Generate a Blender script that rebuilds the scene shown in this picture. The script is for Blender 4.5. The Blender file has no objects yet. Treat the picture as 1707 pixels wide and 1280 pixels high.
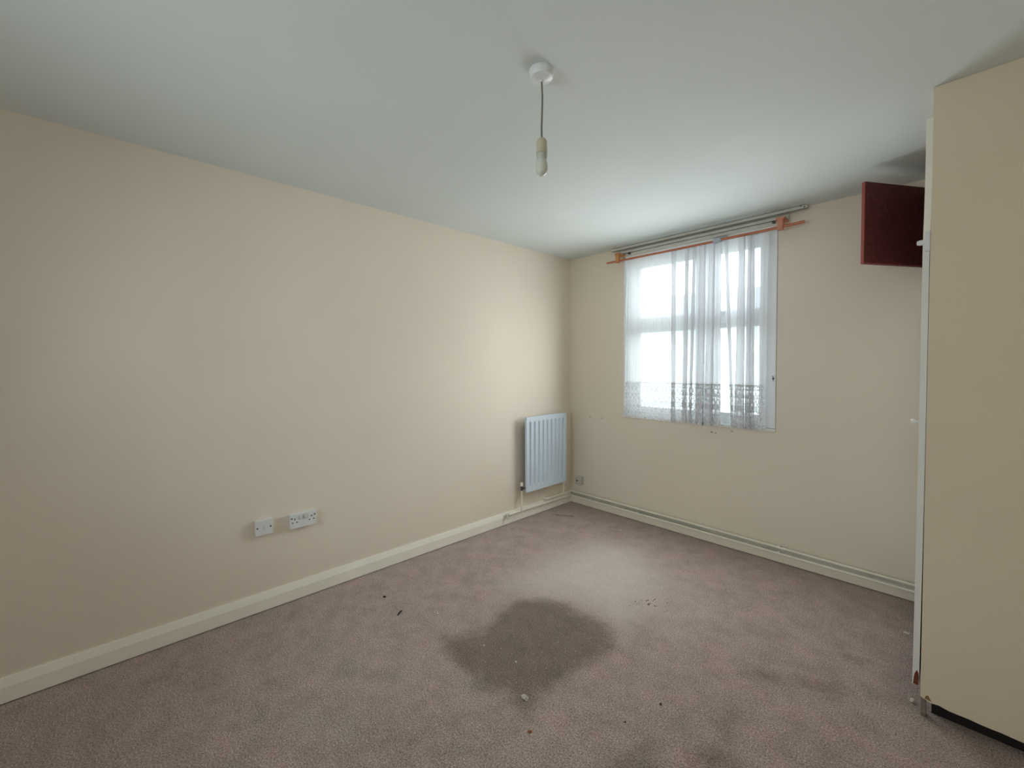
import bpy, bmesh, math, random
import numpy as np
from mathutils import Vector, Matrix
random.seed(7)
C = bpy.context.scene.collection
SC = bpy.context.scene
H = 2.4                      # ceiling height; origin = floor corner of left wall (x=0) and window wall (y=0)

# ------------------------------------------------------------------ camera
F, PX, PY = 706.568, 853.5, 626.15
CAM = Vector((2.6561, -3.3341, 1.3685))
R_ = Vector((0.68917307, 0.7245903, -0.00306246))
U_ = Vector((-0.01653731, 0.01995403, 0.99966412))
F_ = Vector((-0.72440803, 0.68889095, -0.02573455))
cd = bpy.data.cameras.new('camera'); cam = bpy.data.objects.new('camera', cd); C.objects.link(cam)
cam.matrix_world = Matrix(((R_.x, U_.x, -F_.x, CAM.x), (R_.y, U_.y, -F_.y, CAM.y), (R_.z, U_.z, -F_.z, CAM.z), (0, 0, 0, 1)))
cd.sensor_width = 36; cd.lens = F / 1707 * 36; cd.shift_y = -(640 - PY) / 1707; cd.clip_start = .02
SC.camera = cam

def at(px, py, ax, val):
    """point of the plane axis=val seen at pixel (px, py) of the photograph"""
    d = F_ + R_ * ((px - PX) / F) - U_ * ((py - PY) / F)
    return CAM + d * ((val - CAM[ax]) / d[ax])

# ------------------------------------------------------------------ world and light
W = bpy.data.worlds.new('overcast'); SC.world = W; W.use_nodes = True
bg = W.node_tree.nodes['Background']; bg.inputs[0].default_value = (.86, .95, 1.0, 1); bg.inputs[1].default_value = 7.2
def portal(name, loc, rot, sx, sy):
    l = bpy.data.lights.new(name, 'AREA'); l.shape = 'RECTANGLE'; l.size = sx; l.size_y = sy
    l.cycles.is_portal = True
    o = bpy.data.objects.new(name, l); o.location = loc; o.rotation_euler = rot; C.objects.link(o)
portal('window_portal', (1.2, .21, 1.6), (math.radians(-90), 0, 0), 1.15, 1.38)
portal('added_window_portal', (1.4, -4.72, 1.45), (math.radians(90), 0, 0), 1.3, 1.0)  # sky portal of the added, unseen rear window
# added area lamp just inside the net curtains, boosting the front window's daylight
l = bpy.data.lights.new('window_boost_lamp', 'AREA'); l.shape = 'RECTANGLE'; l.size = 1.15; l.size_y = 0.95; l.energy = 17; l.spread = math.radians(180); l.color = (.93, .97, 1.0)
wl = bpy.data.objects.new('window_boost_lamp', l); wl.location = (1.2, -.125, 1.36); wl.rotation_euler = (math.radians(-90), 0, 0); C.objects.link(wl)
SC.view_settings.view_transform = 'Standard'; SC.view_settings.look = 'None'
SC.view_settings.exposure = 0.18; SC.view_settings.gamma = 1; SC.view_settings.use_curve_mapping = False
SC.cycles.max_bounces = 14; SC.cycles.diffuse_bounces = 8; SC.cycles.transparent_max_bounces = 24
SC.cycles.use_denoising = True

# ------------------------------------------------------------------ materials
def s2l(c):
    c = c / 255
    return c / 12.92 if c <= .04045 else ((c + .055) / 1.055) ** 2.4
def rgb(r, g, b): return (s2l(r), s2l(g), s2l(b), 1)
def new_mat(name):
    m = bpy.data.materials.new(name); m.use_nodes = True
    nt = m.node_tree; return m, nt, nt.nodes['Principled BSDF']
def noise(nt, scale, detail=3, rough=.5, co=None, dist=0):
    n = nt.nodes.new('ShaderNodeTexNoise'); n.inputs['Scale'].default_value = scale
    n.inputs['Detail'].default_value = detail; n.inputs['Roughness'].default_value = rough; n.inputs['Distortion'].default_value = dist
    if co is None:
        g = nt.nodes.new('ShaderNodeNewGeometry'); co = g.outputs['Position']
    nt.links.new(co, n.inputs['Vector']); return n.outputs['Fac']
def ramp(nt, f, stops):
    r = nt.nodes.new('ShaderNodeValToRGB'); e = r.color_ramp.elements
    while len(e) < len(stops): e.new(.5)
    for i, (p, c) in enumerate(stops): e[i].position = p; e[i].color = c if len(c) == 4 else (*c, 1)
    nt.links.new(f, r.inputs[0]); return r.outputs[0]
def mix(nt, fac, a, b, mode='MIX'):
    m = nt.nodes.new('ShaderNodeMix'); m.data_type = 'RGBA'; m.blend_type = mode
    for s, v in ((m.inputs[0], fac), (m.inputs[6], a), (m.inputs[7], b)):
        if hasattr(v, 'links') or hasattr(v, 'is_linked'): nt.links.new(v, s)
        else: s.default_value = v
    return m.outputs[2]
def math_(nt, op, a, b=None, c=None, clamp=False):
    m = nt.nodes.new('ShaderNodeMath'); m.operation = op; m.use_clamp = clamp
    for i, v in enumerate((a, b, c)):
        if v is None: continue
        if hasattr(v, 'is_linked'): nt.links.new(v, m.inputs[i])
        else: m.inputs[i].default_value = v
    return m.outputs[0]
def bump(nt, b, h, strength=.2, dist=.002):
    n = nt.nodes.new('ShaderNodeBump'); n.inputs['Strength'].default_value = strength; n.inputs['Distance'].default_value = dist
    nt.links.new(h, n.inputs['Height']); nt.links.new(n.outputs[0], b.inputs['Normal'])
def simple(name, col, rough=.5, var=.05, scale=12, metal=0, spec=None, bmp=0):
    m, nt, b = new_mat(name)
    c2 = tuple(v * (1 - var * 2) for v in col[:3]) + (1,)
    nt.links.new(ramp(nt, noise(nt, scale, 4), [(.35, c2), (.65, col)]), b.inputs['Base Color'])
    b.inputs['Roughness'].default_value = rough; b.inputs['Metallic'].default_value = metal
    if spec is not None: b.inputs['Specular IOR Level'].default_value = spec
    if bmp: bump(nt, b, noise(nt, 160, 2), bmp, .001)
    return m

M = {}
# painted magnolia wall: very faint roller texture and patchiness
def wall_mat(name, col):
    m, nt, b = new_mat(name)
    c2 = tuple(v * .955 for v in col[:3]) + (1,)
    nt.links.new(ramp(nt, noise(nt, 1.3, 3, .6), [(.3, c2), (.7, col)]), b.inputs['Base Color'])
    b.inputs['Roughness'].default_value = .75; b.inputs['Specular IOR Level'].default_value = .25
    bump(nt, b, noise(nt, 130, 3, .6), .22, .0012)
    return m
M['wall'] = wall_mat('magnolia_paint', rgb(232, 221, 205))
m, nt, b = new_mat('ceiling_paint')
nt.links.new(ramp(nt, noise(nt, .9, 3, .6), [(.3, rgb(208, 216, 214)), (.7, rgb(215, 222, 221))]), b.inputs['Base Color'])
b.inputs['Roughness'].default_value = .85; b.inputs['Specular IOR Level'].default_value = .2
bump(nt, b, noise(nt, 90, 4, .7), .5, .002); M['ceiling'] = m
M['skirting'] = simple('skirting_gloss', rgb(246, 243, 230), .38, .03, 3)
m, nt, b = new_mat('skirting_shade_band')     # gloss paint, shade between the pipes painted in as a grey upper band
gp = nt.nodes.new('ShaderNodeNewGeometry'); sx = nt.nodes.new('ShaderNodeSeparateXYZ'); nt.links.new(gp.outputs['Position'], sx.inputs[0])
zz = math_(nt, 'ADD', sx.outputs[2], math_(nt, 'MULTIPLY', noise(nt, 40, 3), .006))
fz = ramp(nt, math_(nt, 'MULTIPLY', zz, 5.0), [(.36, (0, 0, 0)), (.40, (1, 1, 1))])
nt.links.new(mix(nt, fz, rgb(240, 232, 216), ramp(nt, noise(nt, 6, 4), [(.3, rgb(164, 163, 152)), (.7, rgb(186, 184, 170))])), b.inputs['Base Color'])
b.inputs['Roughness'].default_value = .45; M['skirting_shaded'] = m
M['panel'] = wall_mat('wardrobe_panel_paint', rgb(226, 211, 190))
M['white'] = simple('white_gloss', rgb(232, 232, 228), .35, .02, 5)
M['frame'] = simple('window_frame_paint', rgb(236, 238, 240), .4, .03, 5)
M['pipe'] = simple('pipe_cream_paint', rgb(242, 238, 222), .3, .04, 9)
M['radiator'] = simple('radiator_enamel', rgb(205, 219, 230), .35, .015, 3)
M['plastic'] = simple('white_plastic', rgb(226, 228, 230), .35, .02, 8)
M['plastic_grey'] = simple('aged_plastic', rgb(196, 196, 186), .4, .04, 30)
M['cream_plastic'] = simple('cream_plastic', rgb(206, 196, 170), .4, .04, 30)
M['cord'] = simple('cord_grey', rgb(120, 118, 110), .6, .02)
M['dark'] = simple('dark_hole', rgb(18, 17, 17), .7, .02)
M['brass_dark'] = simple('worn_valve_metal', rgb(96, 92, 88), .4, .15, 60, metal=.7)
M['copper'] = simple('copper_rod', rgb(196, 122, 92), .4, .08, 20, metal=.35)
M['pine'] = simple('pine_bracket', rgb(206, 140, 84), .55, .12, 30)
M['pine_pink'] = simple('pink_bracket', rgb(206, 138, 112), .55, .08, 30)
M['track'] = simple('white_track', rgb(214, 212, 204), .45, .04, 20)
M['plug_grey'] = simple('grey_joiner', rgb(176, 186, 198), .4, .03, 20)
M['burgundy'] = simple('burgundy_board', rgb(114, 58, 57), .5, .2, 60)
M['burgundy_edge'] = simple('burgundy_edge', rgb(160, 76, 70), .5, .08, 25)
M['shade_plinth'] = simple('plinth_gap_shade', rgb(26, 21, 20), .8, .1, 20)  # near black colour stands in for shade in the gap under the wardrobe
M['bare'] = simple('bare_brown_board', rgb(118, 58, 36), .8, .2, 90)
M['grime'] = simple('scuffed_board', rgb(150, 120, 84), .8, .15, 90)
M['plaster_lump'] = simple('plaster_dirty', rgb(206, 196, 184), .9, .3, 220)
M['foot'] = simple('worn_foot', rgb(136, 124, 114), .8, .2, 60)
M['plaster'] = simple('plaster_crumb', rgb(224, 216, 206), .9, .08, 200)
M['leaf'] = simple('dry_leaf', rgb(150, 84, 44), .8, .2, 200)
M['twig'] = simple('dark_shred', rgb(52, 36, 32), .8, .2, 200)
M['straw'] = simple('pale_straw', rgb(176, 166, 152), .8, .05, 200)
M['scuff'] = simple('grey_scuff', rgb(140, 130, 116), .9, .15, 300)
M['render'] = simple('pale_render', rgb(200, 203, 204), .9, .05, 2)
M['slate'] = simple('slate_roof', rgb(128, 134, 140), .8, .1, 3)
M['ground'] = simple('ground_concrete', rgb(170, 170, 162), .9, .12, 1)
M['grass'] = simple('hedge_green', rgb(110, 130, 92), .9, .25, 6)

# carpet: flecked mauve brown pile with worn light area and dark stains held in a mesh attribute
m, nt, b = new_mat('carpet_pile')
at1 = nt.nodes.new('ShaderNodeAttribute'); at1.attribute_name = 'wear'; at1.attribute_type = 'GEOMETRY'
sep = nt.nodes.new('ShaderNodeSeparateColor'); nt.links.new(at1.outputs['Color'], sep.inputs[0])
fleck = noise(nt, 170, 5, .8)
base = ramp(nt, fleck, [(.34, rgb(66, 54, 51)), (.45, rgb(166, 146, 140)), (.55, rgb(206, 186, 180)), (.66, rgb(255, 250, 242))])
hue = ramp(nt, noise(nt, 6, 5, .65), [(.35, rgb(236, 236, 226)), (.5, rgb(242, 238, 234)), (.68, rgb(253, 240, 237))])
base = mix(nt, 1.0, base, hue, 'MULTIPLY')
patch = ramp(nt, noise(nt, 9, 6, .7), [(.36, (.74, .74, .73)), (.58, (1, 1, 1))])
base = mix(nt, .8, base, patch, 'MULTIPLY')
edge = noise(nt, 24, 4, .7)
brk = math_(nt, 'MULTIPLY', math_(nt, 'SUBTRACT', math_(nt, 'ADD', math_(nt, 'MULTIPLY', edge, .6), math_(nt, 'MULTIPLY', noise(nt, 60, 4, .7), .4)), .5), 1.5)
dk = math_(nt, 'ADD', math_(nt, 'MULTIPLY', math_(nt, 'SUBTRACT', math_(nt, 'ADD', sep.outputs[0], brk), .5), 1.25), .48, clamp=True)
base = mix(nt, dk, base, mix(nt, 1.0, base, rgb(188, 183, 177), 'MULTIPLY'))
lt = math_(nt, 'MULTIPLY', sep.outputs[1], math_(nt, 'ADD', math_(nt, 'MULTIPLY', edge, .8), .6), clamp=True)
base = mix(nt, lt, base, ramp(nt, fleck, [(.3, rgb(172, 160, 150)), (.7, rgb(236, 226, 216))]))
nt.links.new(base, b.inputs['Base Color']); b.inputs['Roughness'].default_value = .95; b.inputs['Specular IOR Level'].default_value = .1
b.inputs['Sheen Weight'].default_value = .25; b.inputs['Sheen Roughness'].default_value = .5
bump(nt, b, fleck, .8, .006); M['carpet'] = m

# window glass: clear sheet, fresnel reflection
m = bpy.data.materials.new('window_glass'); m.use_nodes = True; nt = m.node_tree; nt.nodes.clear()
o = nt.nodes.new('ShaderNodeOutputMaterial'); t = nt.nodes.new('ShaderNodeBsdfTransparent'); g = nt.nodes.new('ShaderNodeBsdfGlossy')
g.inputs['Roughness'].default_value = .02; t.inputs[0].default_value = (.95, .98, .97, 1)
fr = nt.nodes.new('ShaderNodeFresnel'); fr.inputs[0].default_value = 1.45; ms = nt.nodes.new('ShaderNodeMixShader')
nt.links.new(fr.outputs[0], ms.inputs[0]); nt.links.new(t.outputs[0], ms.inputs[1]); nt.links.new(g.outputs[0], ms.inputs[2]); nt.links.new(ms.outputs[0], o.inputs[0])
M['glass'] = m

# lace net: sheer weave above, openwork border below; uv = (arc length, height) in metres
def net_material(name, lace):
    m = bpy.data.materials.new(name); m.use_nodes = True; nt = m.node_tree; nt.nodes.clear()
    o = nt.nodes.new('ShaderNodeOutputMaterial'); t = nt.nodes.new('ShaderNodeBsdfTransparent')
    d = nt.nodes.new('ShaderNodeBsdfDiffuse'); tl = nt.nodes.new('ShaderNodeBsdfTranslucent')
    k = .57 if lace else .96; d.inputs[0].default_value = (.88, .88, .90, 1); tl.inputs[0].default_value = (k, k, k * 1.03, 1)
    m1 = nt.nodes.new('ShaderNodeMixShader'); m1.inputs[0].default_value = .5
    nt.links.new(d.outputs[0], m1.inputs[1]); nt.links.new(tl.outputs[0], m1.inputs[2])
    m2 = nt.nodes.new('ShaderNodeMixShader'); nt.links.new(t.outputs[0], m2.inputs[1]); nt.links.new(m1.outputs[0], m2.inputs[2])
    nt.links.new(m2.outputs[0], o.inputs[0])
    uv = nt.nodes.new('ShaderNodeUVMap'); uv.uv_map = 'UVMap'
    sp = nt.nodes.new('ShaderNodeSeparateXYZ'); nt.links.new(uv.outputs[0], sp.inputs[0])
    u, v = sp.outputs[0], sp.outputs[1]
    if not lace:
        w = noise(nt, 1.0, 3, .6)
        mp = nt.nodes.new('ShaderNodeMapping'); mp.inputs['Scale'].default_value = (140, 3, 1); nt.links.new(uv.outputs[0], mp.inputs[0])
        w = noise(nt, 1.0, 2, .5, mp.outputs[0])
        nt.links.new(math_(nt, 'ADD', math_(nt, 'MULTIPLY', w, .34), .60), m2.inputs[0])
    else:
        per = .046
        uu = math_(nt, 'PINGPONG', u, per / 2)
        u2 = math_(nt, 'PINGPONG', math_(nt, 'ADD', u, per / 2), per)
        def ring(x, cx, cy, rx, ry, w):
            a = math_(nt, 'DIVIDE', math_(nt, 'SUBTRACT', x, cx), rx); c = math_(nt, 'DIVIDE', math_(nt, 'SUBTRACT', v, cy), ry)
            dd = math_(nt, 'SQRT', math_(nt, 'ADD', math_(nt, 'MULTIPLY', a, a), math_(nt, 'MULTIPLY', c, c)))
            return math_(nt, 'LESS_THAN', math_(nt, 'ABSOLUTE', math_(nt, 'SUBTRACT', dd, 1)), w)
        parts = [ring(uu, 0, .292, .014, .012, .26), ring(uu, 0, .262, .022, .022, .16), ring(uu, .023, .245, .010, .018, .3),
                 ring(uu, 0, .205, .012, .024, .28), ring(uu, .023, .180, .016, .020, .22), ring(uu, 0, .150, .019, .016, .22),
                 ring(uu, .0, .150, .008, .007, .5), ring(u2, .0, .110, .026, .024, .18), ring(u2, .046, .110, .018, .020, .24), ring(uu, .023, .080, .018, .012, .26),
                 ring(uu, .0, .055, .016, .020, .24), ring(uu, .023, .030, .014, .016, .26), ring(uu, 0, .012, .019, .014, .25)]
        f = parts[0]
        for p in parts[1:]: f = math_(nt, 'MAXIMUM', f, p)
        top = math_(nt, 'GREATER_THAN', v, .306)
        f = math_(nt, 'MAXIMUM', f, top)
        vo = nt.nodes.new('ShaderNodeTexVoronoi'); vo.feature = 'DISTANCE_TO_EDGE'; vo.inputs['Scale'].default_value = 105
        nt.links.new(uv.outputs[0], vo.inputs['Vector'])
        web = math_(nt, 'LESS_THAN', vo.outputs['Distance'], .09)
        f = math_(nt, 'ADD', math_(nt, 'MULTIPLY', f, .48), math_(nt, 'MULTIPLY', web, .1))
        nt.links.new(math_(nt, 'ADD', f, .44, clamp=True), m2.inputs[0])
    return m
M['net'] = net_material('net_sheer', False); M['lace'] = net_material('net_lace_border', True)

# ------------------------------------------------------------------ mesh helpers
def add_box(bm, x0, x1, y0, y1, z0, z1, bev=0):
    r = bmesh.ops.create_cube(bm, size=1, matrix=Matrix.Translation(((x0 + x1) / 2, (y0 + y1) / 2, (z0 + z1) / 2)) @ Matrix.Diagonal((abs(x1 - x0), abs(y1 - y0), abs(z1 - z0), 1)))
    if bev:
        es = list({e for v in r['verts'] for e in v.link_edges})
        bmesh.ops.bevel(bm, geom=es, offset=bev, segments=2, affect='EDGES', profile=.5)
def box(*a, **k):
    bm = bmesh.new(); add_box(bm, *a, **k); return bm
def add_tube(bm, pts, r, seg=12, cap=True):
    pts = [Vector(p) for p in pts]; rings = []
    rs = r if isinstance(r, (list, tuple)) else [r] * len(pts)
    up = None
    for i, p in enumerate(pts):
        d = (pts[min(i + 1, len(pts) - 1)] - pts[max(i - 1, 0)]).normalized()
        if up is None: up = d.orthogonal().normalized()
        up = (up - d * up.dot(d)).normalized(); s = d.cross(up)
        rings.append([bm.verts.new(p + (up * math.cos(2 * math.pi * k / seg) + s * math.sin(2 * math.pi * k / seg)) * rs[i]) for k in range(seg)])
    for a, b_ in zip(rings, rings[1:]):
        for k in range(seg): bm.faces.new((a[k], a[(k + 1) % seg], b_[(k + 1) % seg], b_[k]))
    if cap: bm.faces.new(rings[0][::-1]); bm.faces.new(rings[-1])
def tube(*a, **k):
    bm = bmesh.new(); add_tube(bm, *a, **k); return bm
def add_lathe(bm, c, prof, seg=32, axis='z'):
    rings = []
    for r, h in prof:
        ring = []
        for k in range(seg):
            a = 2 * math.pi * k / seg; x, y = r * math.cos(a), r * math.sin(a)
            p = {'z': (x, y, h), 'y': (x, h, y), 'x': (h, x, y)}[axis]
            ring.append(bm.verts.new(Vector(c) + Vector(p)))
        rings.append(ring)
    for a, b_ in zip(rings, rings[1:]):
        for k in range(seg): bm.faces.new((a[k], a[(k + 1) % seg], b_[(k + 1) % seg], b_[k]))
    bm.faces.new(rings[0]); bm.faces.new(rings[-1])
def lathe(*a, **k):
    bm = bmesh.new(); add_lathe(bm, *a, **k); return bm
def obj(name, bm, mat, parent=None, smooth=False):
    bmesh.ops.recalc_face_normals(bm, faces=bm.faces)
    me = bpy.data.meshes.new(name); bm.to_mesh(me); bm.free(); me.materials.append(mat)
    if smooth:
        me.polygons.foreach_set('use_smooth', [True] * len(me.polygons)); me.set_sharp_from_angle(angle=math.radians(40))
    o = bpy.data.objects.new(name, me); C.objects.link(o)
    if parent is not None:
        o.parent = parent; o.matrix_parent_inverse = Matrix.Translation(-Vector(parent.location)) if parent.type == 'EMPTY' else Matrix.Identity(4)
    return o
def thing(name, label, cat, loc=(0, 0, 0), group=None):
    o = bpy.data.objects.new(name, None); C.objects.link(o); o.location = loc; o.empty_display_size = .05
    o['label'] = label; o['category'] = cat
    if group: o['group'] = group
    return o
def tag(o, label, cat, group=None):
    o['label'] = label; o['category'] = cat
    if group: o['group'] = group
    return o
def struct(o): o['kind'] = 'structure'; return o

# ------------------------------------------------------------------ room shell
XR, YF = 3.2, -4.5
WX0, WX1, WZ0, WZ1 = .60, 1.795, .91, 2.315
T = .26
# floor with wear attribute
nx, ny = 200, 290
xs = np.linspace(0, XR, nx); ys = np.linspace(YF, 0, ny)
gx, gy = np.meshgrid(xs, ys)
rs = np.random.RandomState(3)
def soft_noise(cell, seed):
    r = np.random.RandomState(seed); g = r.rand(int(6 / cell) + 4, int(5 / cell) + 4)
    u = (gx + .5) / cell; w = (gy + 5) / cell; i = np.floor(w).astype(int); j = np.floor(u).astype(int); fu = u - j; fw = w - i
    fu = fu * fu * (3 - 2 * fu); fw = fw * fw * (3 - 2 * fw)
    return (g[i, j] * (1 - fu) + g[i, j + 1] * fu) * (1 - fw) + (g[i + 1, j] * (1 - fu) + g[i + 1, j + 1] * fu) * fw
nz = soft_noise(.16, 1) * .5 + soft_noise(.07, 2) * .3 + soft_noise(.035, 3) * .2 - .5
def poly_sdf(poly):
    P = [at(x, y, 2, 0) for x, y in poly]; d = np.full(gx.shape, 1e9); inside = np.zeros(gx.shape, bool)
    for i in range(len(P)):
        a, b_ = P[i], P[(i + 1) % len(P)]
        ex, ey = b_.x - a.x, b_.y - a.y; wx, wy = gx - a.x, gy - a.y
        t_ = np.clip((wx * ex + wy * ey) / (ex * ex + ey * ey), 0, 1)
        d = np.minimum(d, np.hypot(wx - t_ * ex, wy - t_ * ey))
        c = ((a.y > gy) != (b_.y > gy)) & (gx < (b_.x - a.x) * (gy - a.y) / ((b_.y - a.y) or 1e-9) + a.x); inside ^= c
    return np.where(inside, -d, d)
def smooth(s, w): 
    t_ = np.clip(.5 - (s + nz * .10) / w, 0, 1); return t_ * t_ * (3 - 2 * t_)
dark = smooth(poly_sdf([(740, 1064), (765, 1060), (800, 1048), (825, 1030), (858, 1004), (900, 999), (945, 1005), (985, 1025), (1008, 1040), (1024, 1056),
                        (1020, 1075), (990, 1100), (950, 1122), (925, 1140), (905, 1155), (888, 1170), (878, 1195), (862, 1170), (840, 1152), (800, 1150), (792, 1132), (765, 1108), (752, 1085)]), .15) * .95
for poly, w, k in (([(1230, 1120), (1300, 1118), (1400, 1140), (1390, 1160), (1290, 1140)], .14, .6),
                   ([(1170, 1195), (1230, 1190), (1270, 1200), (1210, 1215)], .12, .45), ([(1150, 1240), (1210, 1235), (1240, 1290), (1140, 1290)], .14, .7),
                   ([(1020, 1255), (1080, 1240), (1100, 1290), (1020, 1290)], .12, .6), ([(1400, 1090), (1450, 1095), (1470, 1110), (1420, 1105)], .1, .4),
                   ([(600, 1200), (740, 1180), (820, 1230), (760, 1290), (560, 1290)], .3, .35), ([(230, 1130), (330, 1110), (400, 1140), (330, 1170)], .25, .25),
                   ([(1180, 1105), (1215, 1110), (1200, 1135), (1180, 1125)], .1, .35)):
    dark = np.maximum(dark, smooth(poly_sdf(poly), w) * k)
light = smooth(poly_sdf([(850, 975), (930, 925), (1000, 905), (1060, 915), (1100, 960), (1095, 1000), (1040, 1035), (1010, 1025), (960, 1000), (900, 990)]), .5) * .8
light = np.maximum(light, smooth(poly_sdf([(1030, 950), (1150, 960), (1200, 1030), (1120, 1070), (1060, 1040)]), .5) * .25)
light *= (1 - dark)
me = bpy.data.meshes.new('floor')
V = np.stack([gx, gy, np.zeros_like(gx)], -1).reshape(-1, 3)
idx = np.arange(nx * ny).reshape(ny, nx)
Q = np.stack([idx[:-1, :-1], idx[:-1, 1:], idx[1:, 1:], idx[1:, :-1]], -1).reshape(-1, 4)
me.from_pydata(V.tolist(), [], Q.tolist())
ca = me.color_attributes.new('wear', 'FLOAT_COLOR', 'POINT')
ca.data.foreach_set('color', np.stack([dark, light, dark * 0, dark * 0 + 1], -1).reshape(-1).astype(np.float32))
me.materials.append(M['carpet']); floor = struct(bpy.data.objects.new('floor', me)); C.objects.link(floor)

struct(obj('ceiling', box(-T, XR + T, YF - T, T, H, H + .12), M['ceiling']))
struct(obj('wall_left', box(-T, 0, YF - T, T, -.02, H), M['wall']))
struct(obj('wall_right', box(XR, XR + T, YF - T, T, -.02, H), M['wall']))
def holed_wall(y0, y1, x0, x1, z0, z1):
    bm = bmesh.new()
    add_box(bm, 0, x0, y0, y1, -.02, H); add_box(bm, x1, XR, y0, y1, -.02, H)
    add_box(bm, x0, x1, y0, y1, -.02, z0); add_box(bm, x0, x1, y0, y1, z1, H); return bm
wall_back = struct(obj('wall_back', holed_wall(0, T, WX0, WX1, WZ0, WZ1), M['wall']))
struct(obj('wall_front', holed_wall(YF - T, YF, .75, 2.05, .95, 1.95), M['wall']))

# unseen rear window behind the camera, added to let in fill light
w2 = bpy.data.objects.new('added_rear_window', None); C.objects.link(w2); w2.location = (1.4, YF - .1, .95); struct(w2)
bm = bmesh.new()
for a in ((.75, .79, .95, 1.95), (2.01, 2.05, .95, 1.95), (.79, 2.01, .95, .99), (.79, 2.01, 1.91, 1.95), (1.38, 1.42, .99, 1.91)):
    add_box(bm, a[0], a[1], YF - .16, YF - .10, a[2], a[3])
obj('window_frame', bm, M['frame'], w2); obj('glass', box(.79, 2.01, YF - .132, YF - .128, .99, 1.91), M['glass'], w2)  # frame and glass of the added, unseen rear window

# window in the back wall
w1 = bpy.data.objects.new('window_1', None); C.objects.link(w1); w1.location = (1.2, 0, WZ0); struct(w1)
FY = .075            # inner face of the frame
bm = bmesh.new()     # painted timber lining round the opening; its right board is wide and flush with the wall
add_box(bm, WX0, WX0 + .014, -.004, T, WZ0, WZ1)
add_box(bm, WX0, WX1, -.004, T, WZ1 - .02, WZ1 - .001)
obj('lining', bm, M['frame'], w1)
obj('side_board', box(1.732, WX1 - .002, -.005, FY + .02, WZ0 + .01, WZ1 - .02, bev=.002), M['frame'], w1)
obj('window_sill', box(WX0 - .002, WX1 + .002, -.012, FY + .03, WZ0 - .012, WZ0 + .008, bev=.003), M['white'], w1)
bm = bmesh.new()
x0, x1, z0, z1 = WX0 + .014, 1.732, WZ0 + .008, WZ1 - .02
add_box(bm, x0, x0 + .06, FY, FY + .07, z0, z1); add_box(bm, x1 - .05, x1, FY, FY + .07, z0, z1)
add_box(bm, x0 + .06, x1 - .05, FY, FY + .07, z0, z0 + .05); add_box(bm, x0 + .06, x1 - .05, FY, FY + .07, z1 - .05, z1)
obj('window_frame', bm, M['frame'], w1)
MX = 1.27
obj('mullion', box(MX - .035, MX + .035, FY - .003, FY + .07, z0 + .05, z1 - .05, bev=.004), M['frame'], w1)
for (a, b_) in ((x0 + .06, MX - .035), (MX + .035, x1 - .05)):
    obj('transom', box(a, b_, FY - .006, FY + .07, 1.675, 1.745, bev=.006), M['frame'], w1)
    for c, d_ in ((z0 + .05, 1.675), (1.745, z1 - .05)):
        bm = bmesh.new(); k = .035 if a < 1 else .018
        add_box(bm, a, a + k, FY + .01, FY + .05, c, d_); add_box(bm, b_ - k, b_, FY + .01, FY + .05, c, d_)
        add_box(bm, a + k, b_ - k, FY + .01, FY + .05, c, c + .03); add_box(bm, a + k, b_ - k, FY + .01, FY + .05, d_ - .03, d_)
        s = obj('sash', bm, M['frame'], w1)
        obj('pane', box(a + k, b_ - k, FY + .028, FY + .032, c + .03, d_ - .03), M['glass'], s)
p = at(1289, 631, 1, -.005)
bm = bmesh.new(); add_lathe(bm, (p.x, -.005, p.z), [(.006, 0), (.006, -.006), (.003, -.012)], 10, 'y'); add_tube(bm, [(p.x, -.008, p.z - .018), (p.x, -.010, p.z), (p.x - .003, -.008, p.z + .02)], .0018, 6)
obj('hook', bm, M['brass_dark'], w1)
# grey scuffs on the wall paint
for x, y, w_, h_ in ((984, 695, .035, .006), (1003, 697, .022, .006), (1186, 720, .022, .012), (1193, 722, .014, .010), (1220, 719, .022, .005)):
    p = at(x, y, 1, 0); bm = bmesh.new(); n = 10
    vs = []
    for k in range(n):
        a = 2 * math.pi * k / n; r = .6 + random.random() * .6
        vs.append((p.x + math.cos(a) * w_ / 2 * r, p.z + math.sin(a) * h_ / 2 * r))
    f0 = [bm.verts.new((a, -.0008, c)) for a, c in vs]; f1 = [bm.verts.new((a, .0, c)) for a, c in vs]
    bm.faces.new(f0)
    for k in range(n): bm.faces.new((f0[k], f0[(k + 1) % n], f1[(k + 1) % n], f1[k]))
    obj('scuff', bm, M['scuff'], wall_back)

# skirting boards: square foot, chamfered top
def skirting(name, axis, a, b_, h=.1, t=.018):
    prof = [(0, .005), (t, .005), (t, h * .66), (t * .45, h), (0, h)]
    bm = bmesh.new(); ends = []
    for s in (a, b_):
        ends.append([bm.verts.new((q, s, z) if axis == 'y' else (s, -q, z)) for q, z in prof])
    n = len(prof)
    for k in range(n): bm.faces.new((ends[0][k], ends[0][(k + 1) % n], ends[1][(k + 1) % n], ends[1][k]))
    bm.faces.new(ends[0]); bm.faces.new(ends[1][::-1]); return struct(obj(name, bm, M['skirting']))
skirting('baseboard_left', 'y', YF, 0, .103)
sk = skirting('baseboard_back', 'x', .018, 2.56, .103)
sk.data.materials.clear(); sk.data.materials.append(M['skirting_shaded'])

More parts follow.
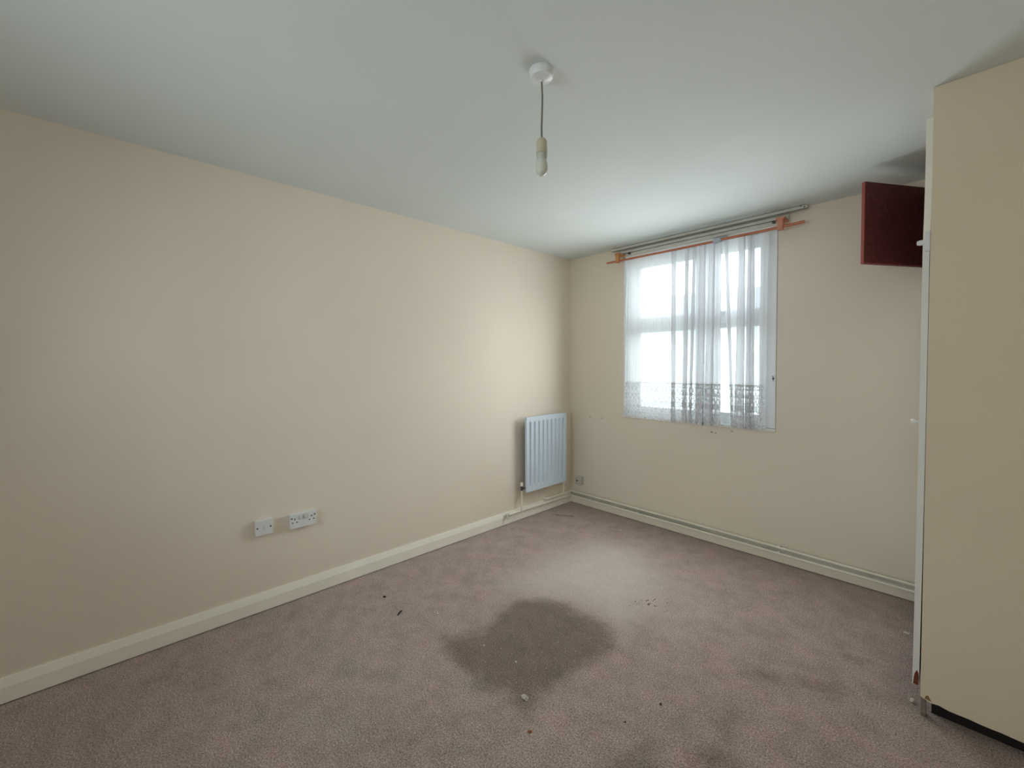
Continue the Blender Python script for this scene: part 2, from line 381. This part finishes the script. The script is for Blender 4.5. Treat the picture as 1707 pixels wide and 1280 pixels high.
# ------------------------------------------------------------------ outside: neighbouring house and ground
g = struct(obj('ground', box(-30, 34, .5, 60, -2.9, -2.8), M['ground']))
hs = thing('house', 'pale rendered house with grey pitched roof seen through the window', 'house', (-7, 14, -2.8))
HX0, HX1, HY0, HY1, HZ = -16.5, 1.2, 14, 21, 3.1
obj('wall', box(HX0, HX1, HY0, HY1, -2.8, HZ), M['render'], hs)
bm = bmesh.new(); ov = .35
a = [(HX0 - ov, HY0 - ov, HZ), (HX1 + ov, HY0 - ov, HZ), (HX1 + ov, HY1 + ov, HZ), (HX0 - ov, HY1 + ov, HZ), (HX0 - ov, 17.5, HZ + 1.7), (HX1 + ov, 17.5, HZ + 1.7)]
a = [bm.verts.new(v) for v in a]
for f in ((0, 1, 5, 4), (3, 4, 5, 2), (0, 4, 3), (1, 2, 5), (0, 3, 2, 1)): bm.faces.new([a[i] for i in f])
obj('roof', bm, M['slate'], hs)
for x in (-14, -11, -8, -5, -2):
    for z in (-1.8, .9):
        f = obj('window', box(x - .6, x + .6, HY0 - .04, HY0 + .05, z, z + 1.2), M['frame'], hs)
        obj('pane', box(x - .52, x + .52, HY0 - .05, HY0 - .035, z + .08, z + 1.12), M['render'], f)

# ------------------------------------------------------------------ fitted wardrobe on the right
PXL, PYN = 2.577, -1.08
wd = thing('wardrobe', 'cream painted floor to ceiling fitted wardrobe beside the window wall', 'wardrobe', (2.88, -.54, 0))
bm = bmesh.new()     # near side panel; its bottom edge is raised and slightly broken
N = 24; prof = []
for i in range(N + 1):
    x = PXL + (XR - .002 - PXL) * i / N; z = .069 + (.0006 * math.sin(i * 1.7) + .0005 * math.sin(i * 4.1)) - .014 * (i / N)
    if i == 0: z = .080
    if 2 <= i <= 2: z += .004
    prof.append((x, z))
f0, f1, g0, g1 = [], [], [], []
for x, z in prof:
    f0.append(bm.verts.new((x, PYN, z))); f1.append(bm.verts.new((x, PYN, H - .001)))
    g0.append(bm.verts.new((x, PYN + .02, z))); g1.append(bm.verts.new((x, PYN + .02, H - .001)))
for i in range(N):
    bm.faces.new((f0[i], f0[i + 1], f1[i + 1], f1[i])); bm.faces.new((g0[i], g1[i], g1[i + 1], g0[i + 1]))
    bm.faces.new((f0[i], g0[i], g0[i + 1], f0[i + 1])); bm.faces.new((f1[i], f1[i + 1], g1[i + 1], g1[i]))
bm.faces.new((f0[0], f1[0], g1[0], g0[0])); bm.faces.new((f0[-1], g0[-1], g1[-1], f1[-1]))
sp_ = obj('side_panel', bm, M['panel'], wd)
p = at(1541, 1163, 1, PYN)
bm = bmesh.new(); vs = [(p.x + .000, .078), (p.x + .020, .0745), (p.x + .017, .080), (p.x + .010, .094), (p.x + .004, .090)]
q0 = [bm.verts.new((x, PYN - .0008, z)) for x, z in vs]; q1 = [bm.verts.new((x, PYN, z)) for x, z in vs]; bm.faces.new(q0)
for k in range(5): bm.faces.new((q0[k], q0[(k + 1) % 5], q1[(k + 1) % 5], q1[k]))
obj('scuff', bm, M['grime'], wd)
obj('side_panel', box(PXL, XR - .002, -.022, -.002, .07, H - .001), M['burgundy'], wd)
obj('back_panel', box(XR - .012, XR - .002, PYN + .02, -.022, .07, H - .001), M['burgundy'], wd)
obj('bottom_panel', box(PXL, XR - .012, PYN + .02, -.022, .085, .105), M['burgundy'], wd)
obj('shelf', box(PXL, XR - .012, PYN + .02, -.022, 1.86, 1.88), M['burgundy'], wd)
obj('top_rail', box(PXL, PXL + .02, PYN + .02, -.022, 2.34, H - .001), M['panel'], wd)
obj('shade_plinth', box(PXL + .03, XR - .012, PYN + .055, -.03, 0, .085), M['shade_plinth'], wd)  # closes the gap under the panel, its shade held in the dark colour
obj('foot', box(PXL + .001, PXL + .016, PYN + .008, PYN + .035, 0, .082, bev=.002), M['foot'], wd)
def front_door(y0, y1, z0, z1, xt, xb, th=.019):   # closed door leaf, its face leaning very slightly (top xt, bottom xb)
    bm = bmesh.new(); n = 8; rows = []
    for i in range(n + 1):
        t_ = i / n; z = z0 + (z1 - z0) * t_; x = xb + (xt - xb) * t_ + .0015 * math.sin(t_ * 3.1)
        rows.append([bm.verts.new((x, y0, z)), bm.verts.new((x + th, y0, z)), bm.verts.new((x + th, y1, z)), bm.verts.new((x, y1, z))])
    for a, c in zip(rows, rows[1:]):
        for k in range(4): bm.faces.new((a[k], a[(k + 1) % 4], c[(k + 1) % 4], c[k]))
    bm.faces.new(rows[0]); bm.faces.new(rows[-1][::-1]); return bm
near_low = obj('door', front_door(PYN - .001, -.55, .118, 1.822, 2.5565, 2.5535), M['white'], wd)
near_low['label'] = 'tall lower door seen edge on, white painted with bare brown chip at foot'
obj('door', front_door(-.545, -.03, .118, 1.822, 2.5565, 2.5535), M['white'], wd)
near_up = obj('door', front_door(PYN - .001, -.55, 1.835, 2.288, 2.559, 2.557), M['skirting'], wd)
p = at(1524, 1131, 1, PYN)
bm = bmesh.new(); vs = [(2.5562, .120), (2.571, .119), (2.572, .150), (2.5705, .168), (2.566, .178), (2.561, .165), (2.558, .150)]
q0 = [bm.verts.new((x, PYN - .0020, z)) for x, z in vs]; q1 = [bm.verts.new((x, PYN - .001, z)) for x, z in vs]; bm.faces.new(q0)
for k in range(7): bm.faces.new((q0[k], q0[(k + 1) % 7], q1[(k + 1) % 7], q1[k]))
obj('bare_chip', bm, M['bare'], near_low)
# hinge plate and catch at the joint of the upper and lower near doors
hg = obj('catch_plate', box(2.562, 2.577, PYN - .006, PYN - .001, 1.792, 1.868, bev=.002), M['plastic'], wd)
bm = bmesh.new(); add_box(bm, 2.544, 2.566, PYN - .004, PYN + .010, 1.820, 1.838, bev=.003); add_lathe(bm, (2.540, PYN + .003, 1.829), [(.006, 0), (.008, .003), (.006, .007)], 12, 'x')
obj('catch', bm, M['plastic'], hg)
p = at(1530, 703, 1, PYN + .02)
obj('knob', lathe((2.5545, PYN + .03, p.z), [(.004, 0), (.004, -.008), (.009, -.012), (.010, -.018), (.006, -.022)], 16, 'x'), M['plastic'], near_low, True)
# open upper door, hinged near the window wall, burgundy inside
hin, fre = Vector((2.548, -.012, 0)), Vector((2.302, -.405, 0))
d_ = (hin - fre).normalized(); n_ = Vector((d_.y, -d_.x, 0)); L_ = (hin - fre).length
bm = bmesh.new(); add_box(bm, 0, L_, -.018, 0, 1.902, 2.336, bev=.0015)
bmesh.ops.transform(bm, matrix=Matrix(((d_.x, n_.x, 0, fre.x), (d_.y, n_.y, 0, fre.y), (0, 0, 1, 0), (0, 0, 0, 1))), verts=bm.verts)
od = obj('door', bm, M['burgundy'], wd); od['label'] = 'open burgundy upper door jutting out near the ceiling'
bm = bmesh.new(); add_box(bm, -.0012, 0, -.017, -.001, 1.903, 2.335); add_box(bm, 0, L_ - .02, -.001, .0006, 1.903, 1.909)
bmesh.ops.transform(bm, matrix=Matrix(((d_.x, n_.x, 0, fre.x), (d_.y, n_.y, 0, fre.y), (0, 0, 1, 0), (0, 0, 0, 1))), verts=bm.verts)
obj('edge_strip', bm, M['burgundy_edge'], od)
for z in (1.96, 2.27):
    obj('hinge', box(2.545, 2.582, -.026, -.008, z - .02, z + .02, bev=.002), M['brass_dark'], od)

# ------------------------------------------------------------------ curtain rails above the window
def rail(name, label, x0, x1, y, z, w, h, mat):
    bm = bmesh.new()                                   # C-shaped track
    add_box(bm, x0, x1, y - w / 2, y + w / 2, z - .003, z)
    for s in (-1, 1):
        add_box(bm, x0, x1, y + s * w / 2 - (.0025 if s > 0 else 0), y + s * w / 2 + (0 if s > 0 else .0025), z - h, z - .003)
        add_box(bm, x0, x1, y + s * w / 2 - (.006 if s > 0 else 0), y + s * w / 2 + (0 if s > 0 else .006), z - h, z - h + .0025)
    o = thing(name, label, 'curtain rail', ((x0 + x1) / 2, y, z))
    obj('track', bm, mat, o); return o
r1 = rail('curtain_track', 'long white curtain track tight under the ceiling above the window', .50, 1.97, -.035, 2.396, .030, .022, M['track'])
r2 = rail('curtain_track', 'shorter white curtain track just below the ceiling track, above the copper rod', .60, 1.83, -.022, 2.362, .022, .020, M['track'])
obj('batten', box(.56, 1.86, -.016, -.001, 2.322, 2.374, bev=.002), M['track'], r2)
for x in (1.935, 1.955): obj('screw', lathe((x, -.052, 2.385 + (1.955 - x) * .6), [(.0045, 0), (.005, .002), (.002, .014)], 10, 'y'), M['brass_dark'], r1)
for x in (.665, 1.775):
    obj('end_stop', box(x - .008, x + .008, -.038, -.010, 2.327, 2.343, bev=.002), M['brass_dark'], r2)
rod = thing('curtain_rod', 'thin copper coloured curtain rod in two lengths with a pale middle joiner', 'curtain rod', (1.2, -.10, 2.27))
RZ = 2.270
obj('rod', tube([(.487, -.10, RZ - .001), (1.0, -.10, RZ - .003), (1.405, -.10, RZ - .002)], .0085, 14), M['copper'], rod, True)
obj('rod', tube([(1.462, -.10, RZ + .001), (1.75, -.10, RZ + .001), (1.968, -.10, RZ + .006)], .0095, 14), M['copper'], rod, True)
bm = bmesh.new(); add_tube(bm, [(1.395, -.10, RZ), (1.47, -.10, RZ + .001)], .008, 12); add_box(bm, 1.405, 1.458, -.112, -.006, RZ - .014, RZ + .016, bev=.003)
obj('joiner', bm, M['plug_grey'], rod)
obj('joiner_arm', box(1.37, 1.47, -.018, -.005, 2.285, 2.315, bev=.003), M['plug_grey'], rod)
for x, mt, w_ in ((.600, 'pine', .030), (1.835, 'pine_pink', .034)):
    bm = bmesh.new(); add_box(bm, x - w_ / 2, x + w_ / 2, -.118, -.085, RZ - .018, RZ + .05, bev=.003)
    add_box(bm, x - w_ * .75, x + w_ * .75, -.118, -.0165, RZ + .048, RZ + .066, bev=.003)
    obj('bracket', bm, M[mt], rod)

# ------------------------------------------------------------------ net curtains
def curtain(name, label, cols, Y, zt, zb, seed, zlace=1.222):
    """cols: list of (px_top, px_bottom, y offset) pleat stations; the path may double back. Heights: zt..zb, lace below zlace."""
    rd = random.Random(seed); tops = []; bots = []
    for a, c, dy in cols:
        tops.append((at(a, 440, 1, Y + dy).x, Y + dy)); bots.append((at(c, 690, 1, Y + dy).x, Y + dy))
    sub = 6; T_, B_ = [], []
    for i in range(len(cols) - 1):
        for k in range(sub):
            s = k / sub; e = s * s * (3 - 2 * s)
            wig = .0035 * math.sin((i * sub + k) * 1.9 + seed)
            T_.append((tops[i][0] + (tops[i + 1][0] - tops[i][0]) * s, tops[i][1] + (tops[i + 1][1] - tops[i][1]) * e + wig))
            B_.append((bots[i][0] + (bots[i + 1][0] - bots[i][0]) * s, bots[i][1] + (bots[i + 1][1] - bots[i][1]) * e + wig * 1.6))
    T_.append(tops[-1]); B_.append(bots[-1])
    arc = [0]
    for i in range(1, len(B_)): arc.append(arc[-1] + math.hypot(B_[i][0] - B_[i - 1][0], B_[i][1] - B_[i - 1][1]))
    def sheet(z1, z0, rows, scallop=False):
        bm = bmesh.new(); uv = bm.loops.layers.uv.new('UVMap'); grid = []
        for r in range(rows + 1):
            row = []
            for i in range(len(T_)):
                zz = z1 + (z0 - z1) * r / rows
                if scallop and r == rows: zz += .007 * abs(math.sin(arc[i] / .046 * math.pi)) + .004 * math.sin(arc[i] * 9)
                t_ = (zt - zz) / (zt - zb); te = t_
                sw = .002 * math.sin(zz * 9 + i * .3 + seed)
                row.append((bm.verts.new((T_[i][0] + (B_[i][0] - T_[i][0]) * te, T_[i][1] + (B_[i][1] - T_[i][1]) * t_ + sw, zz)), arc[i], zz - zb))
            grid.append(row)
        for r in range(rows):
            for i in range(len(T_) - 1):
                qd = [grid[r][i], grid[r][i + 1], grid[r + 1][i + 1], grid[r + 1][i]]
                f = bm.faces.new([q[0] for q in qd]); f.smooth = True
                for l, q in zip(f.loops, qd): l[uv].uv = (q[1], q[2])
        return bm
    def link(nm, bm, mat, par):
        me = bpy.data.meshes.new(nm); bm.to_mesh(me); bm.free(); me.materials.append(mat)
        o = bpy.data.objects.new(nm, me); C.objects.link(o); o.parent = par; o.matrix_parent_inverse = Matrix.Translation(-Vector(par.location)); return o
    root = thing(name, label, 'curtain', ((B_[0][0] + B_[-1][0]) / 2, Y, zb))
    link('net', sheet(zt, zlace, 14), M['net'], root); link('lace_border', sheet(zlace, zb, 6, True), M['lace'], root)
    bm = bmesh.new(); add_tube(bm, [(x, y, zt) for x, y in T_], .005, 6)
    obj('rod_pocket', bm, M['net'], root, True)
    return root
z_ = 0
def fold(a, c, a2, c2, d=.014):    # triple layer between columns (a..c at top, a2..c2 at bottom)
    return [(c, c2, -d), (a, a2, 0), (c, c2, d)]
colsL = [(1044, 1041, 0), (1052, 1048, .006), (1062, 1058, -.004), (1074, 1070, .005), (1090, 1088, -.004), (1106, 1104, .005), (1119, 1118, 0)]
colsL += fold(1120, 1127, 1119, 1126) + fold(1142, 1148, 1136, 1144) + fold(1155, 1161, 1148, 1153) + fold(1166, 1176, 1159, 1172) + fold(1182, 1192, 1173, 1188) + fold(1190, 1202, 1183, 1201)
colsR = [(1203, 1219, 0)] + fold(1207, 1213, 1219, 1224, .010) + fold(1232, 1242, 1224, 1240) + fold(1246, 1252, 1241, 1250) + fold(1252, 1258, 1249, 1257) + [(1266, 1262, .004), (1282, 1272, 0)]
curtain('net_curtain', 'left net curtain with lace hem, spread flat at its outer side', colsL, -.078, 2.268, .905, 1)
curtain('net_curtain', 'right net curtain with lace hem, narrower and hanging beside the white side board', colsR, -.078, 2.268, .905, 5)

# ------------------------------------------------------------------ radiator on the left wall
rd = thing('radiator', 'pale blue white panel radiator low on the left wall by the corner', 'radiator', (.06, -.455, .262))
RX, RY0, RY1, RZ0, RZ1 = .095, -.722, -.19, .262, .908
bm = bmesh.new(); n_fl = 9; step = (RY1 - RY0 - .03) / n_fl       # pressed panel: profile across y, flutes stop short of top and bottom
ysr = [RY0, RY0 + .015]; dep = [0, 0]
for k in range(n_fl):
    y = RY0 + .015 + k * step
    for fr_, dd in ((.15, 0), (.42, .017), (.60, .017), (.72, 0), (1.0, 0)):
        ysr.append(y + fr_ * step); dep.append(dd)
ysr.append(RY1); dep.append(0)
zr = [(RZ0, 0), (RZ0 + .038, 0), (RZ0 + .056, 1), (RZ1 - .056, 1), (RZ1 - .038, 0), (RZ1, 0)]
grid = [[bm.verts.new((RX - d0 * k, y, z)) for y, d0 in zip(ysr, dep)] for z, k in zr]
for a, c in zip(grid, grid[1:]):
    for i in range(len(ysr) - 1): bm.faces.new((a[i], a[i + 1], c[i + 1], c[i]))
obj('front_panel', bm, M['radiator'], rd, True)
bm = bmesh.new()
for a in ((RX - .016, RX, RY0 - .004, RY0, RZ0 - .004, RZ1 + .004), (RX - .016, RX, RY1, RY1 + .004, RZ0 - .004, RZ1 + .004), (RX - .016, RX + .001, RY0 - .004, RY1 + .004, RZ1, RZ1 + .005), (RX - .016, RX + .001, RY0 - .004, RY1 + .004, RZ0 - .005, RZ0)):
    add_box(bm, *a)
add_box(bm, RX - .022, RX - .013, RY0, RY1, RZ0, RZ1)
obj('panel_edge', bm, M['radiator'], rd)
bm = bmesh.new()
for k in range(26):
    y = RY0 + .03 + k * (RY1 - RY0 - .06) / 25; add_box(bm, .042, RX - .022, y, y + .0015, RZ0 + .04, RZ1 - .04)
o = obj('convector_fins', bm, M['radiator'], rd); o['kind'] = 'stuff'
for y in (-.62, -.29):
    bm = bmesh.new(); add_box(bm, .0, .003, y - .02, y + .02, .35, .82); add_box(bm, .0, .042, y - .002, y + .002, .36, .81); obj('bracket', bm, M['radiator'], rd)
# left valve and tail pipe
def valve(y, z, s):
    bm = bmesh.new(); add_tube(bm, [(RX - .02, y + s * .014, z), (.05, y, z)], .009, 12); add_lathe(bm, (.05, y, z), [(.011, -.02), (.012, -.006), (.012, .016), (.009, .02)], 14)
    v = obj('valve', bm, M['brass_dark'], rd, True)
    obj('valve_cap', lathe((.05, y, z), [(.013, .018), (.013, .044), (.010, .050)], 14), M['pipe'], v, True)
valve(-.742, .292, 1); valve(-.168, .292, -1)
obj('tail_pipe', tube([(.05, -.742, .275), (.05, -.742, .15), (.046, -.74, .12), (.036, -.738, .095)], .0075, 10), M['pipe'], rd, True)
obj('tail_pipe', tube([(.05, -.168, .275), (.05, -.168, .17), (.046, -.168, .14), (.036, -.168, .12)], .0075, 10), M['pipe'], rd, True)
# heating pipes along the skirting
lp = thing('heating_pipe', 'lower cream heating pipe running round the corner on the skirting', 'pipe', (.034, -.45, .078))
obj('pipe', tube([(.034, -.90, .088), (.034, -.74, .087), (.034, -.4, .083), (.034, -.06, .078), (.037, -.037, .078), (.06, -.046, .078), (1.2, -.046, .078), (2.553, -.046, .071)], .0075, 12), M['pipe'], lp, True)
bm = bmesh.new(); add_tube(bm, [(.034, -.885, .088), (.034, -.915, .088)], .012, 12); add_tube(bm, [(.034, -.905, .094), (.046, -.909, .076), (.054, -.912, .060)], [.009, .009, .007], 10)
obj('drain_cock', bm, M['plastic_grey'], lp, True)
up = thing('heating_pipe', 'upper cream heating pipe along the top of the window wall skirting', 'pipe', (.036, -.2, .12))
obj('pipe', tube([(.036, -.39, .118), (.036, -.2, .120), (.036, -.06, .120), (.039, -.036, .120), (.06, -.040, .120), (1.2, -.040, .119), (2.553, -.040, .108)], .0075, 12), M['pipe'], up, True)
obj('elbow', tube([(.036, -.37, .118), (.036, -.395, .118), (.020, -.402, .118), (.0, -.402, .118)], .0105, 12), M['pipe'], up, True)
for par, z in ((lp, .078), (up, .119)):
    for x in (.27, .76, 1.83):
        bm = bmesh.new(); zc = z - .006 * x / 2.5; add_box(bm, x - .008, x + .008, -.034, -.004, zc - .006, zc + .006); add_tube(bm, [(x - .008, -.034, zc), (x + .008, -.034, zc)], .0105, 12)
        obj('pipe_clip', bm, M['plastic'], par)

# ------------------------------------------------------------------ sockets
def screw(parent, x, y, z, axis='x'):
    obj('screw', lathe((x, y, z), [(.0045, -.001), (.0045, .0006), (.001, .0012)], 10, axis), M['brass_dark'], parent)
bl = thing('wall_plate', 'white blank single wall plate with two screws, left of the double socket', 'wall plate', (0, -2.730, .474))
obj('back_box', box(0, .018, -2.770, -2.688, .434, .514, bev=.003), M['plastic'], bl)
obj('plate', box(.018, .028, -2.773, -2.685, .431, .517, bev=.003), M['plastic'], bl)
obj('centre_groove', box(.028, .0286, -2.7305, -2.7275, .458, .486), M['plastic_grey'], bl)
for y in (-2.762, -2.697): screw(bl, .028, y, .474)
ds = thing('double_socket', 'white double power socket on the left wall with central switches', 'socket', (0, -2.525, .466))
obj('back_box', box(0, .018, -2.594, -2.456, .427, .505, bev=.003), M['plastic'], ds)
obj('plate', box(.018, .028, -2.598, -2.452, .423, .509, bev=.003), M['plastic'], ds)
for yc in (-2.572, -2.480):
    for dy, dz, w_, h_ in ((0, .014, .005, .009), (-.012, -.005, .008, .005), (.012, -.005, .008, .005)):
        obj('pin_hole', box(.0275, .0286, yc + dy - w_ / 2, yc + dy + w_ / 2, .464 + dz - h_ / 2, .464 + dz + h_ / 2), M['dark'], ds)
for yc in (-2.540, -2.512):
    bm = box(.028, .034, yc - .008, yc + .008, .474, .492, bev=.002); bmesh.ops.rotate(bm, verts=bm.verts, cent=(.028, yc, .483), matrix=Matrix.Rotation(.25, 3, 'Y'))
    obj('switch', bm, M['plastic'], ds)
obj('switch_recess', box(.0278, .0284, -2.551, -2.501, .471, .495), M['plastic_grey'], ds)
for y in (-2.588, -2.462): screw(ds, .028, y, .484)
ob = thing('outlet_box', 'small off white outlet box on the window wall near the corner', 'outlet box', (.125, 0, .235))
obj('housing', box(.09, .158, -.042, 0, .197, .277, bev=.004), M['plastic_grey'], ob)
obj('cover', box(.094, .154, -.045, -.041, .202, .272, bev=.002), M['plastic_grey'], ob)
obj('port', lathe((.112, -.046, .236), [(.008, 0), (.008, .0015)], 12, 'y'), M['dark'], ob)

# ------------------------------------------------------------------ pendant lamp
LX, LY = 1.632, -2.212
pl = thing('pendant_light', 'white ceiling rose with a short grey flex and bare bulb holder', 'ceiling light', (LX, LY, H))
bm = bmesh.new(); add_lathe(bm, (LX, LY, H), [(.043, 0), (.044, -.006), (.043, -.016), (.038, -.026), (.022, -.032), (.008, -.035), (.006, -.040), (.002, -.040)], 40)
obj('ceiling_rose', bm, M['plastic'], pl, True)
obj('flex', tube([(LX, LY, 2.362), (LX + .0015, LY + .002, 2.31), (LX + .001, LY + .001, 2.26), (LX - .001, LY, 2.20), (LX, LY, 2.165)], .0032, 10), M['cord'], pl, True)
hz = 2.168
obj('lamp_holder', lathe((LX, LY, hz), [(.003, 0), (.008, -.001), (.014, -.006), (.0185, -.014), (.019, -.022), (.019, -.047), (.0205, -.049), (.0205, -.054), (.018, -.056)], 32), M['cream_plastic'], pl, True)
obj('skirt_ring', lathe((LX, LY, hz), [(.017, -.056), (.0195, -.058), (.0195, -.072), (.018, -.075)], 32), M['plastic_grey'], pl, True)
M['bulb'] = simple('pearl_bulb', rgb(214, 214, 204), .15, .02)
obj('bulb', lathe((LX, LY, hz), [(.017, -.075), (.019, -.085), (.0215, -.100), (.0215, -.112), (.018, -.123), (.010, -.131), (.001, -.134)], 32), M['bulb'], pl, True)

# ------------------------------------------------------------------ bits lying on the carpet
def lump(name, label, cat, px, py, sx, sy, sz, mat, seed, rot=0):
    r = random.Random(seed); p = at(px, py, 2, 0); bm = bmesh.new()
    bmesh.ops.create_icosphere(bm, subdivisions=2, radius=1)
    for v in bm.verts:
        k = .72 + r.random() * .5; v.co = Vector((v.co.x * sx * k, v.co.y * sy * k, max(v.co.z, -.35) * sz * k))
    bmesh.ops.rotate(bm, verts=bm.verts, cent=(0, 0, 0), matrix=Matrix.Rotation(rot, 3, 'Z'))
    zmin = min(v.co.z for v in bm.verts)
    bmesh.ops.translate(bm, verts=bm.verts, vec=(0, 0, -zmin))
    o = obj(name, bm, mat); o.location = (p.x, p.y, 0); return tag(o, label, cat)
lump('plaster_lump', 'pale crumbly plaster lump at the lower tip of the dark carpet stain', 'debris', 875, 1163, .019, .014, .006, M['plaster_lump'], 1)
lump('plaster_crumb', 'tiny white crumb on the carpet near the window wall corner', 'crumb', 1034, 884, .011, .006, .004, M['plaster'], 2)
lump('plaster_crumb', 'small white crumb on the carpet beside the wardrobe doors', 'crumb', 1511, 1056, .012, .007, .006, M['plaster'], 3)
lump('plaster_crumb', 'white chip lying at the bottom corner of the wardrobe panel', 'crumb', 1521, 1170, .008, .007, .012, M['plaster'], 4)
lump('plaster_crumb', 'pale crumb inside the dark stain toward its left side', 'crumb', 807, 1076, .005, .004, .003, M['plaster'], 5)
lump('plaster_crumb', 'pale crumb in the middle of the dark stain', 'crumb', 860, 1103, .0045, .004, .003, M['plaster'], 6)
lump('leaf_fragment', 'orange brown dry leaf scrap below the plaster lump', 'leaf', 883, 1220, .009, .006, .004, M['leaf'], 7, .5)
lump('grit', 'dark round speck on the carpet right of the leaf scrap', 'speck', 1101, 1174, .005, .004, .004, M['twig'], 8)
lump('grit', 'black speck on the carpet between the leaf scrap and the brown speck', 'speck', 1042, 1204, .0035, .0035, .003, M['dark'], 9)
lump('carpet_fluff', 'small brown fluff knot on the carpet nearest the left skirting', 'fluff', 641, 995, .012, .007, .005, M['twig'], 10)
p = at(666, 1023, 2, 0)
o = obj('shred', tube([(-.012, .022, .004), (-.004, .010, .009), (.003, -.004, .007), (.010, -.018, .004)], [.002, .004, .0045, .002], 8), M['twig']); o.location = (p.x, p.y, 0)
tag(o, 'dark curled shred on the carpet left of the stain', 'shred')
p = at(731, 1023, 2, 0)
o = obj('shred', tube([(-.012, .004, .004), (-.006, -.005, .006), (.002, -.007, .006), (.010, -.002, .004)], [.0015, .0025, .0025, .0015], 8), M['plaster']); o.location = (p.x, p.y, 0)
tag(o, 'pale curled paper shred on the carpet right of the dark shred', 'shred')
a, c = at(926, 858, 2, 0), at(956, 861, 2, 0)
o = obj('straw', tube([(a.x, a.y, .006), ((a.x + c.x) / 2, (a.y + c.y) / 2 + .004, .006), (c.x, c.y, .006)], .005, 8), M['straw'])
tag(o, 'pale thin stick lying on the carpet in the room corner', 'stick')
# fine pale and dark crumbs trodden into the pile: too many to count
bm = bmesh.new(); r = random.Random(11)
for k in range(260):
    px = r.choice((r.uniform(560, 1300), r.uniform(720, 1060), r.uniform(300, 1450))); py = r.uniform(985, 1270)
    q = at(px, py, 2, 0)
    if not (.05 < q.x < 2.5 and -3.3 < q.y < -.1): continue
    s = r.uniform(.0008, .0019)
    mt = Matrix.Translation((q.x, q.y, s * .6)) @ Matrix.Rotation(r.random() * 6, 4, 'Z') @ Matrix.Diagonal((s * r.uniform(.7, 1.8), s, s, 1))
    bmesh.ops.create_icosphere(bm, subdivisions=1, radius=1, matrix=mt)
o = obj('crumbs', bm, M['plaster']); o['kind'] = 'stuff'; tag(o, 'tiny pale crumbs scattered over the stained carpet', 'crumbs')
bm = bmesh.new()
for k in range(26):
    q = at(1085 + r.gauss(0, 14), 1006 + r.gauss(0, 5), 2, 0); s = r.uniform(.0015, .003)
    bmesh.ops.create_icosphere(bm, subdivisions=1, radius=s, matrix=Matrix.Translation((q.x, q.y, s * .8)))
o = obj('dark_crumbs', bm, M['twig']); o['kind'] = 'stuff'; tag(o, 'cluster of fine dark crumbs on the light worn carpet patch', 'crumbs')
